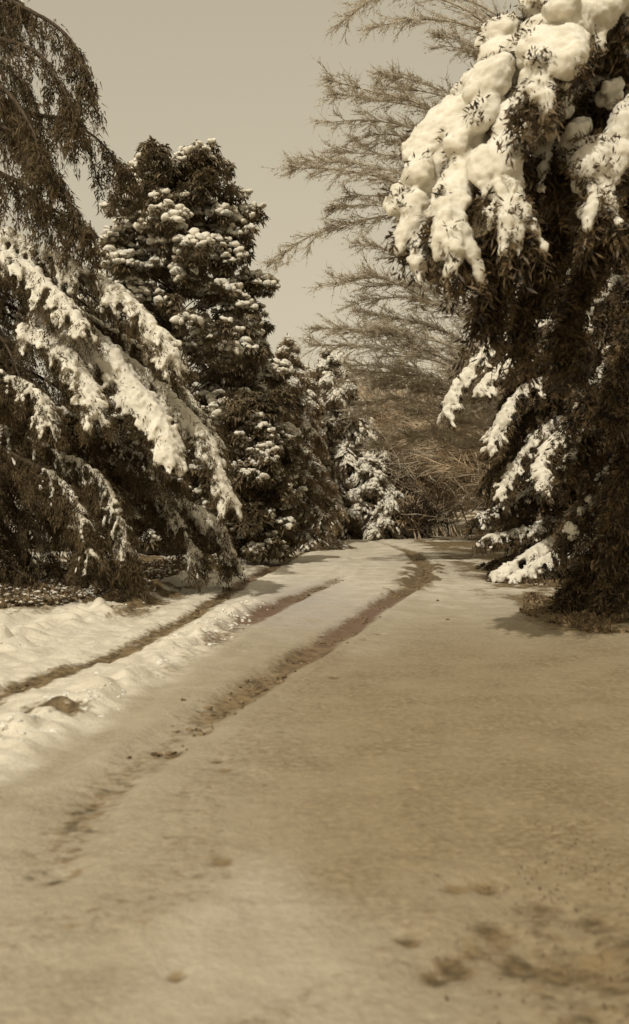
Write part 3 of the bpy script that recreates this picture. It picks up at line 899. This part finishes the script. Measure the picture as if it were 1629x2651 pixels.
def leaf_tree(name, label, x, y, H, crown, n_big, n_rest, seed, group=None, cat='evergreen tree', L=0.15, snowf=0.5, snow_s=1.0, trunk_r=0.14, limbs=26):
    """crown: function(h in 0..1, angle) -> radius in metres"""
    rng = np.random.default_rng(seed)
    off = (x, y, float(gz(x, y)))
    root = thing(name, off, label, cat, group)
    trunk(root, off, x, y, H * 0.95, trunk_r, seed=seed)
    # lobes give the crown its clumped, uneven outline
    N = n_big + n_rest
    nl_ = limbs * 5
    ends, hs = [], []
    for i in range(nl_):
        h = (0.03 + 0.95 * (i + rng.uniform(0, 1)) / nl_)
        a = i * 2.39996 + rng.normal(0, .3)
        r = crown(h, a) * rng.uniform(0.72, 1.05)
        ends.append([x + math.cos(a) * r, y + math.sin(a) * r * 0.9, off[2] + h * H]); hs.append(h)
    ends = np.array(ends); hs = np.array(hs)
    for i in range(0, nl_):
        g = Geo()
        z0 = max(0.2, (hs[i] * H) - 0.5 * np.hypot(ends[i][0] - x, ends[i][1] - y))
        c = spline([[x, y, off[2] + z0], [(x + ends[i][0]) / 2, (y + ends[i][1]) / 2, off[2] + (z0 * 0.4 + hs[i] * H * 0.6)], ends[i]], 7)
        tubes(g, c[None], np.linspace(0.022, 0.006, 7)[None], 4)
        obj('limb', g.mesh('limb', M_bark, off), root)
    li = rng.integers(0, nl_, N)
    lob = rng.uniform(0.20, 0.46, nl_) * (0.6 + 0.5 * H / 9)
    v = norm(rng.normal(0, 1, (N, 3)))
    C = ends[li] + v * (lob[li] * rng.uniform(0.55, 1.0, N))[:, None] * np.array([1, 1, .75])
    C[:, 2] = np.maximum(C[:, 2], off[2] + 0.1)
    # inner filling towards the trunk
    inn = rng.uniform(0, 1, N) < 0.18
    C[inn, 0] = x + (C[inn, 0] - x) * rng.uniform(0.3, 0.8, inn.sum()); C[inn, 1] = y + (C[inn, 1] - y) * rng.uniform(0.3, 0.8, inn.sum())
    # the ones facing the lens and the light are parts of their own
    score = -(C[:, 1] - y) + rng.normal(0, 0.3, N)
    order = np.argsort(-score)
    big, rest = order[:n_big], order[n_big:]
    vs = [rosette(seed * 10 + k, L=L, W=L * 0.34) for k in range(4)]
    meshes = [v_.mesh('leaf_cluster', M_leaf, smooth=False) for v_ in vs]
    caps = []
    for k in range(4):
        g = Geo()
        m_ = 3
        blobs(g, rng.normal(0, L * 0.22, (m_, 3)) * np.array([1, 1, .3]) + UP * L * 0.28, rng.normal(0, 1, (m_, 3)) * np.array([1, 1, 0.1]), rng.uniform(.22, .6, m_) * L, rng.uniform(.2, .42, m_) * L, rng.uniform(.2, .34, m_) * L, rng, 2, 0.45)
        caps.append(g)
    capm = [g.mesh('snow_cap', M_snow) for g in caps]
    patch = fbm(C * 0.9 + seed, 3)
    lo = np.quantile(patch, 1 - snowf)
    outer = ((C[:, 2] - ends[li, 2]) > -0.35 * lob[li]) & (rng.uniform(0, 1, N) < 0.8)
    for n_, i in enumerate(big):
        c = C[i]
        o_ = obj('leaf_cluster', meshes[n_ % 4], root)
        o_.location = c - np.array(off)
        o_.rotation_euler = (rng.normal(0, .4), rng.normal(0, .4), rng.uniform(0, 6.28))
        s = rng.uniform(0.75, 1.3)
        o_.scale = (s, s, s)
        if patch[i] > lo and outer[i]:
            q_ = obj('snow_cap', capm[n_ % 4], o_)
            k_ = rng.uniform(0.7, 1.2) * snow_s
            q_.scale = (k_, k_, k_)
    def joined(gs, ids, nm, m_, par, sm, sc):
        g = Geo()
        ids = np.array(ids)
        for k in range(4):
            idk = ids[k::4]
            v_ = np.vstack(gs[k].v); f_ = []; acc = 0
            fl = np.vstack([f for f in gs[k].f])
            n0 = len(idk)
            if n0 == 0: continue
            a = rng.uniform(0, 6.28, n0); s_ = rng.uniform(0.75, 1.3, n0) * sc
            ca, sa = np.cos(a), np.sin(a)
            X = v_[None, :, 0] * ca[:, None] - v_[None, :, 1] * sa[:, None]
            Y_ = v_[None, :, 0] * sa[:, None] + v_[None, :, 1] * ca[:, None]
            Z_ = np.repeat(v_[None, :, 2], n0, 0)
            tilt = rng.normal(0, 0.4, (n0, 1)) if not sm else 0
            W_ = np.stack([X, Y_ - tilt * Z_, Z_ + tilt * Y_], -1) * s_[:, None, None] + C[idk][:, None]
            ff = fl[None] + (np.arange(n0) * len(v_))[:, None, None]
            g.add(W_, ff.reshape(-1, 3))
        o_ = obj(nm, g.mesh(nm, m_, off, smooth=sm), par, 'stuff')
        return o_
    jo = joined(vs, rest, 'foliage', M_leaf, root, False, 1.0)
    caps_i = [i for i in rest if patch[i] > lo and outer[i]]
    joined(caps, caps_i, 'snow_patches', M_snow, root, True, snow_s)
    return root


def prof_fn(tab):
    hs = [t[0] for t in tab]; rs = [t[1] for t in tab]
    return lambda h, a: float(np.interp(h, hs, rs)) * (0.88 + 0.2 * math.sin(3 * a + h * 9))


leaf_tree('magnolia_tree', 'tall broad-leaved evergreen behind the cedar with a rounded top and snow-dusted leaf clusters', -3.35, 28.0, 9.75,
          prof_fn([(0, 1.9), (.15, 2.6), (.35, 2.9), (.5, 2.8), (.68, 2.45), (.8, 1.85), (.92, 1.3), (1, .65)]), 290, 9500, 41, L=0.155, snowf=0.62, snow_s=1.3, limbs=34)
leaf_tree('rhododendron_bush', 'dark broad-leaved bush over the left edge of the road with flat snow pads', -1.3, 23.6, 3.45,
          prof_fn([(0, .8), (.15, .98), (.4, .95), (.6, .8), (.8, .6), (1, .25)]), 290, 1500, 43, cat='bush', L=0.15, snowf=0.5, snow_s=0.95, trunk_r=0.06, limbs=14)

# ---- conifers beyond on the left ----------------------------------------------------------
conifer('pine_tree', 'brown-needled pine with drooping snowy sprays just beyond the dark bush', -0.75, 33.0, 6.0, 1.6, 58, 51, sag=0.75, rise=0.2,
        M=M_fir, nlets=34, needles=40, nl=0.13, nw=0.02, hang=0.35, droop=0.8, snow=0.85, ssize=0.062, wl=0.5, power=0.75, cat='pine', spread=0.03)
conifer('pine_tree', 'broad pine filling the step between the tall broad-leaved tree and the brown pine', -1.75, 30.5, 6.4, 1.75, 60, 56, sag=0.75, rise=0.2,
        M=M_fir, nlets=34, needles=40, nl=0.12, nw=0.02, hang=0.35, droop=0.8, snow=0.85, ssize=0.062, wl=0.5, power=0.65, cat='pine', spread=0.03)
conifer('pine_tree', 'slimmer pine squeezed behind the brown pine with snow on its right shoulder', -0.2, 36.0, 5.5, 0.95, 44, 52, sag=0.8, rise=0.2,
        M=M_fir, nlets=28, needles=36, nl=0.13, nw=0.022, hang=0.35, droop=0.8, snow=0.8, ssize=0.062, wl=0.5, power=0.7, cat='pine', spread=0.03)
conifer('young_pine', 'low spreading pine whose snowy skirt reaches the road at the bend', -0.35, 29.5, 2.7, 1.15, 34, 53, sag=0.7, rise=0.35,
        M=M_fir, nlets=28, needles=44, nl=0.11, nw=0.018, hang=0.3, droop=0.7, snow=0.85, ssize=0.052, wl=0.55, power=0.5, cat='pine', spread=0.03)
conifer('spruce_tree', 'far spruce at the end of the road with pale snow-capped tiers', 0.62, 38.0, 6.3, 2.5, 60, 54, sag=0.85, rise=0.35,
        M=M_far, nlets=34, needles=40, nl=0.16, nw=0.03, hang=0.45, droop=1.0, snow=0.95, ssize=0.10, wl=0.5, power=0.75, cat='spruce', spread=0.04)
conifer('small_spruce', 'small rounded spruce heavy with snow, low at the foot of the far spruce', 1.75, 36.5, 2.6, 1.35, 24, 55, sag=0.8, rise=0.4,
        M=M_far, nlets=24, needles=40, nl=0.14, nw=0.025, hang=0.4, droop=1.0, snow=0.95, ssize=0.10, wl=0.5, power=0.6, cat='spruce', spread=0.04)
# darker conifers that close the view behind the cedar and behind the right-hand fir
FILL = [(-7.2, 25, 5.0, 2.2, 'short dark conifer filling the shade directly behind the cedar'),
        (-6.2, 33, 5.4, 2.4, 'dark conifer behind the broad-leaved tree, mostly hidden by it'),
        (-9.5, 21, 7.0, 2.4, 'dark conifer standing left of the cedar trunk'),
        (9.2, 24, 9.0, 2.5, 'dark conifer behind the right-hand fir, at the outer right'),
        (-2.4, 40, 5.5, 2.0, 'dark conifer far back between the broad-leaved tree and the brown pine')]
for i, (fx, fy, fh, fr, lb) in enumerate(FILL):
    conifer('dark_conifer', lb, fx, fy, fh, fr, 46, 60 + i, sag=0.6, rise=0.2, M=M_cedar, nlets=26, needles=46, nl=0.14, nw=0.03, hang=0.4, droop=0.7,
            snow=0.3 if i % 2 else 0.15, ssize=0.07, wl=0.45, power=0.6, group='dark conifers closing the view', spread=0.04)


# ---- bare trees ---------------------------------------------------------------------------
def limb(root, off, pts, rng, r0=0.03, n2=34, l2=1.0, n3=14, l3=0.35, fwd=0.9, lift=0.0, M=None, name='limb', rt=0.005, spur=True, r2=0.008, n4=0):
    n = 22
    C = spline(pts, n)
    C = C + 0.03 * (vnoise(C * 2.5 + rng.uniform(0, 40))[:, None] - 0.5)
    T = norm(np.gradient(C, axis=0))
    g = Geo()
    tt = np.linspace(0, 1, n)
    tubes(g, C[None], (r0 * (1 - tt) ** 0.9 + 0.006)[None], 5)
    lo = obj(name, g.mesh(name, M or M_twig, off), root)
    g = Geo()
    def kids(Bp, Bt, idx_, tpos, m, ll, fw, spreadv, K=5, wob=0.06):
        p = Bp
        d = norm(Bt * fw + rng.normal(0, spreadv, (m, 3)) * np.array([1, 1, .75]) + UP * lift)
        uu = np.linspace(0, 1, K)
        bend = rng.normal(0, 0.16, (m, 3))
        Q = p[:, None] + d[:, None] * (ll[:, None] * uu)[..., None] + bend[:, None] * (ll[:, None] * uu ** 2)[..., None] + rng.normal(0, wob, (m, K, 3)) * (ll[:, None] * uu)[..., None] * 0.5
        return Q
    ti = rng.uniform(0.12, 1, n2)
    k = np.clip((ti * (n - 1)).astype(int), 0, n - 2)
    l_ = l2 * rng.uniform(0.5, 1.15, n2) * (1.15 - 0.75 * ti)
    Q2 = kids(C[k], T[k], None, ti, n2, l_, fwd, 0.42)
    tubes(g, Q2, r2 * np.linspace(1, 0.5, 5)[None] * np.ones((n2, 1)), 3)
    m3 = n2 * n3
    ii = np.repeat(np.arange(n2), n3)
    u = rng.uniform(0.1, 1, m3) * 4
    kk = np.clip(u.astype(int), 0, 3); fu = (u - kk)[:, None]
    b = Q2[ii, kk] * (1 - fu) + Q2[ii, kk + 1] * fu
    t = norm(Q2[ii, kk + 1] - Q2[ii, kk])
    Q3 = kids(b, t, None, None, m3, l3 * rng.uniform(0.4, 1.2, m3), fwd, 0.5, 4)
    tubes(g, Q3, rt * np.linspace(1, 0.5, 4)[None] * np.ones((m3, 1)), 3)
    if n4:
        m4 = m3 * n4
        ii = np.repeat(np.arange(m3), n4)
        kk = rng.integers(0, 3, m4)
        b = Q3[ii, kk]
        t = norm(Q3[ii, kk + 1] - Q3[ii, kk])
        d = norm(t * 0.3 + rng.normal(0, 0.8, (m4, 3)))
        blades(g, b, d, rng.uniform(0.025, 0.065, m4), np.full(m4, 0.012), rng)
    obj('twigs', g.mesh('twigs', M or M_twig, off, smooth=False), lo, 'stuff')


def larch():
    rng = np.random.default_rng(71)
    x, y = 5.2, 24.5
    off = (x, y, float(gz(x, y)))
    root = thing('larch_tree', off, 'bare larch right of the bend with long knobbly branches fanning left across the sky', 'larch')
    trunk(root, off, x, y, 11.5, 0.17, M=M_bark)
    S = [([(1440, 560), (1250, 370), (1100, 275), (960, 235), (838, 205)], 23.4, 21.4, 34, 1.0),
         ([(1440, 520), (1300, 330), (1180, 250), (1060, 205), (965, 190)], 23.4, 22.0, 26, .8),
         ([(1440, 600), (1250, 420), (1090, 340), (960, 310), (830, 318)], 23.4, 21.6, 36, .95),
         ([(1440, 700), (1250, 560), (1080, 490), (920, 445), (740, 432)], 23.4, 21.0, 38, 1.0),
         ([(1440, 640), (1280, 480), (1120, 420), (980, 400), (860, 395)], 23.4, 22.0, 26, .8),
         ([(1440, 720), (1220, 540), (1020, 555), (860, 590), (760, 635), (690, 695)], 23.4, 20.8, 44, .85),
         ([(1440, 760), (1260, 620), (1100, 560), (960, 530), (850, 540)], 23.4, 21.8, 30, .8),
         ([(1440, 900), (1260, 840), (1100, 770), (980, 720), (845, 742)], 23.4, 21.5, 40, 1.0),
         ([(1440, 880), (1260, 800), (1120, 720), (1010, 650), (905, 625)], 23.4, 21.8, 34, .9),
         ([(1440, 960), (1260, 930), (1120, 880), (990, 855), (865, 850)], 23.4, 21.6, 40, 1.0),
         ([(1440, 1000), (1260, 980), (1120, 930), (980, 900), (800, 892)], 23.4, 21.6, 44, 1.0),
         ([(1440, 1100), (1300, 1060), (1150, 1010), (1000, 980), (870, 990)], 24.5, 23.0, 40, 1.0),
         ([(1440, 1140), (1300, 1120), (1160, 1080), (1030, 1060), (900, 1080)], 25.5, 24.0, 40, 1.0),
         ([(1440, 1180), (1320, 1180), (1200, 1150), (1080, 1130), (950, 1160)], 26, 25.0, 36, .9),
         ([(1440, 940), (1300, 860), (1160, 800), (1040, 770), (900, 790)], 24.5, 23.4, 36, 1.0),
         ([(1440, 620), (1300, 500), (1150, 400), (1020, 350), (900, 360)], 24.5, 23.0, 30, .9),
         ([(1440, 420), (1380, 240), (1290, 160), (1200, 110), (1120, 85)], 23.4, 22.0, 24, .7),
         ([(1440, 350), (1380, 180), (1250, 80), (1100, 50), (960, 70)], 23.4, 21.8, 34, 1.0),
         ([(1440, 820), (1330, 780), (1230, 720), (1140, 640), (1080, 600)], 23.4, 22.2, 28, .7),
         ([(1440, 300), (1300, 100), (1150, 0), (1000, -20), (880, 60)], 23.6, 22.0, 34, 1.1),
         ([(1440, 1060), (1300, 1050), (1180, 1010), (1050, 970), (930, 960)], 23.6, 22.4, 40, .9)]
    extra = []
    for path, za, zb, n2, l2 in S:
        if rng.uniform() < 0.75:
            dy = rng.uniform(20, 60) * rng.choice([-1, 1])
            extra.append(([(a + rng.normal(0, 18) + 40 * (q / len(path)), b + dy * q / len(path)) for q, (a, b) in enumerate(path)], za + .6, zb + rng.uniform(0.2, 1.2), n2, l2))
    for path, za, zb, n2, l2 in S + extra:
        n = len(path)
        pts = [P(px, py, za + (zb - za) * i / (n - 1)) for i, (px, py) in enumerate(path)]
        top = path[-1][1] < 110
        limb(root, off, pts, rng, r0=0.026, n2=int(n2 * 2.0), l2=l2, n3=10, l3=0.26, fwd=1.25, rt=0.0042, r2=0.0065, n4=8)
    for i in range(10):   # limbs on the far and right side
        a = rng.uniform(-1.2, 1.9); h = rng.uniform(0.25, 0.95); l = 2.6 * (1.1 - h * 0.7)
        z0 = off[2] + h * 11.5
        q = [np.array([x + math.cos(a) * l * u, y + math.sin(a) * l * u, z0 + l * 0.12 * u]) for u in (0, .5, 1)]
        limb(root, off, q, rng, n2=22, l2=0.9, n3=8, l3=0.35, fwd=1.0, n4=0)


larch()


def brush(label, x, y, H, W, n, seed, lean=-0.3, M=None, name='bare_bush', cat='bush', r=0.012):
    """a bush of arching bare stems: each main stem is a part with its twigs"""
    rng = np.random.default_rng(seed)
    off = (x, y, float(gz(x, y)))
    root = thing(name, off, label, cat, 'bare bushes round the bend')
    for i in range(n):
        a = rng.uniform(0, 6.28); rr = rng.uniform(0.25, 1) * W
        h = H * rng.uniform(0.45, 1.0) * (1 - 0.25 * rr / W)
        bx, by = x + rng.normal(0, 0.25 * W * 0.5), y + rng.normal(0, 0.3)
        ex, ey = x + math.cos(a) * rr + lean * h, y + math.sin(a) * rr * 0.7
        pts = [[bx, by, off[2]], [bx * 0.6 + ex * 0.4, by * 0.6 + ey * 0.4, off[2] + h * 0.72], [ex, ey, off[2] + h * rng.uniform(0.75, 1.0)]]
        limb(root, off, pts, rng, r0=0.022, n2=20, l2=H * 0.36, n3=7, l3=H * 0.15, fwd=0.9, rt=r * 0.9, r2=r, M=(M_bark if i % 3 else M_brush) if H < 2.7 else (M_twig if i % 2 == 0 else M_brush), name='stem')
    return root


BR = [(3.6, 42, 5.6, 1.6, 34, 'tangled russet bush left of the clearing, right beside the small snowy spruce'),
      (4.3, 38.5, 6.0, 2.3, 54, 'large russet thicket of arching bare stems in the middle of the bend'),
      (5.9, 33.5, 6.0, 2.0, 46, 'russet thicket partly behind the right-hand fir, closest to the road'),
      (3.9, 46, 7.4, 2.2, 44, 'tall thin-stemmed thicket rising behind the large russet one'),
      (7.8, 42, 8.6, 2.8, 54, 'tallest bare thicket, far right behind the larch'),
      (3.3, 36.2, 1.7, 1.3, 28, 'low dark tangle of bent stems lying at the far edge of the clearing'),
      (6.3, 36.5, 2.6, 1.6, 34, 'low thicket filling the gap between the large thicket and the fir')]
for i, (bx, by, bh, bwid, bn, lb) in enumerate(BR):
    brush(lb, bx, by, bh, bwid, bn, 80 + i, M=M_brush)

# far dark woodland that shuts the view
rng = np.random.default_rng(200)
for i, (fx, fy, fh) in enumerate([(-3.5, 58, 6.5), (5.5, 57, 6.0), (9.5, 54, 8.0), (2.2, 62, 6.0), (13.5, 48, 9), (-9, 50, 8), (12, 34, 8)]):
    conifer('dark_conifer', ['far conifer behind the pines left of the road end', 'far conifer seen through the russet thicket', 'far conifer to the right, behind the tallest bare thicket',
                             'far conifer just right of the snowy far spruce', 'far conifer at the outer right of the wood', 'far conifer hidden behind the broad-leaved evergreen', 'far conifer behind the larch, beyond the right fir'][i],
            fx, fy, fh, 2.6, 34, 300 + i, sag=0.6, rise=0.2, M=M_far, nlets=22, needles=34, nl=0.2, nw=0.05, hang=0.4, droop=0.7, snow=0.3, ssize=0.1, wl=0.45, power=0.6,
            group='dark conifers closing the view', spread=0.06)


# ---- low cover --------------------------------------------------------------------------
def cover(name, label, polyY, n, seed, M, snow_n, hgt=0.12, cat='undergrowth', sc=1.0):
    """polyY: (y, xmin, xmax) rows"""
    rng = np.random.default_rng(seed)
    t = np.array(polyY)
    Y = rng.uniform(t[0, 0], t[-1, 0], n)
    x0 = np.interp(Y, t[:, 0], t[:, 1]); x1 = np.interp(Y, t[:, 0], t[:, 2])
    X = x0 + (x1 - x0) * rng.uniform(0, 1, n) ** 1.15
    dens = fbm(np.stack([X * 2.1, Y * 1.6], -1), 3, 12)
    k = dens > 0.44
    X, Y, dens = X[k], Y[k], dens[k]
    Z = np.array([gz(a, b) for a, b in zip(X, Y)]) + rng.uniform(-0.01, hgt, len(X)) * (dens - 0.3) * 1.8
    g = Geo()
    d = rng.normal(0, 0.7, (len(X), 3)) + UP * 0.4
    lens_blades(g, np.stack([X, Y, Z], -1), d, sc * rng.uniform(0.03, 0.09, len(X)), sc * rng.uniform(0.015, 0.04, len(X)), rng)
    o_ = obj(name, g.mesh(name, M, smooth=False), None, 'stuff')
    o_['label'] = label; o_['category'] = cat
    if snow_n:
        i = rng.integers(0, len(X), snow_n)
        g = Geo()
        s = rng.uniform(0.012, 0.035, snow_n)
        C = np.stack([X[i], Y[i], Z[i] + 0.02], -1)
        blobs(g, C, rng.normal(0, 1, (snow_n, 3)) * np.array([1, 1, .1]), s * 1.5, s, s * 0.5, rng, 1, 0.35)
        p_ = obj('snow_dusting', g.mesh('snow_dusting', M_snow), o_, 'stuff')


cover('undergrowth', 'brown leafy ground cover poking through thin snow under the cedar', [(13.8, -4.6, -3.35), (16, -5.0, -2.9), (19, -4.8, -2.3), (23, -4.2, -1.7)], 70000, 91, M_litter, 5200, 0.16)
cover('dry_grass', 'pale tufts of dry grass at the far end of the road', [(38, .3, 3.0), (41, .6, 2.8), (44, 1.0, 3.0)], 9000, 92, M_litter, 600, 0.35, 'grass')
cover('leaf_litter', 'dark dead leaves strewn on the snow at the lower right corner of the road', [(2.6, .35, 1.4), (3.6, .35, 1.5), (4.4, .6, 1.5), (5.2, .9, 1.6)], 900, 93, M_litter, 0, 0.01, 'leaves', 0.3)
cover('shadow_litter', 'dark twigs and needles added to deepen the shadow beneath the right-hand fir', [(11.9, 2.9, 5.8), (14, 2.5, 6), (17, 3.2, 6.5), (20.5, 3.5, 7)], 22000, 94, M_litter, 0, 0.04, 'leaves')  # loose dark bits added to make the tree shadow look deeper
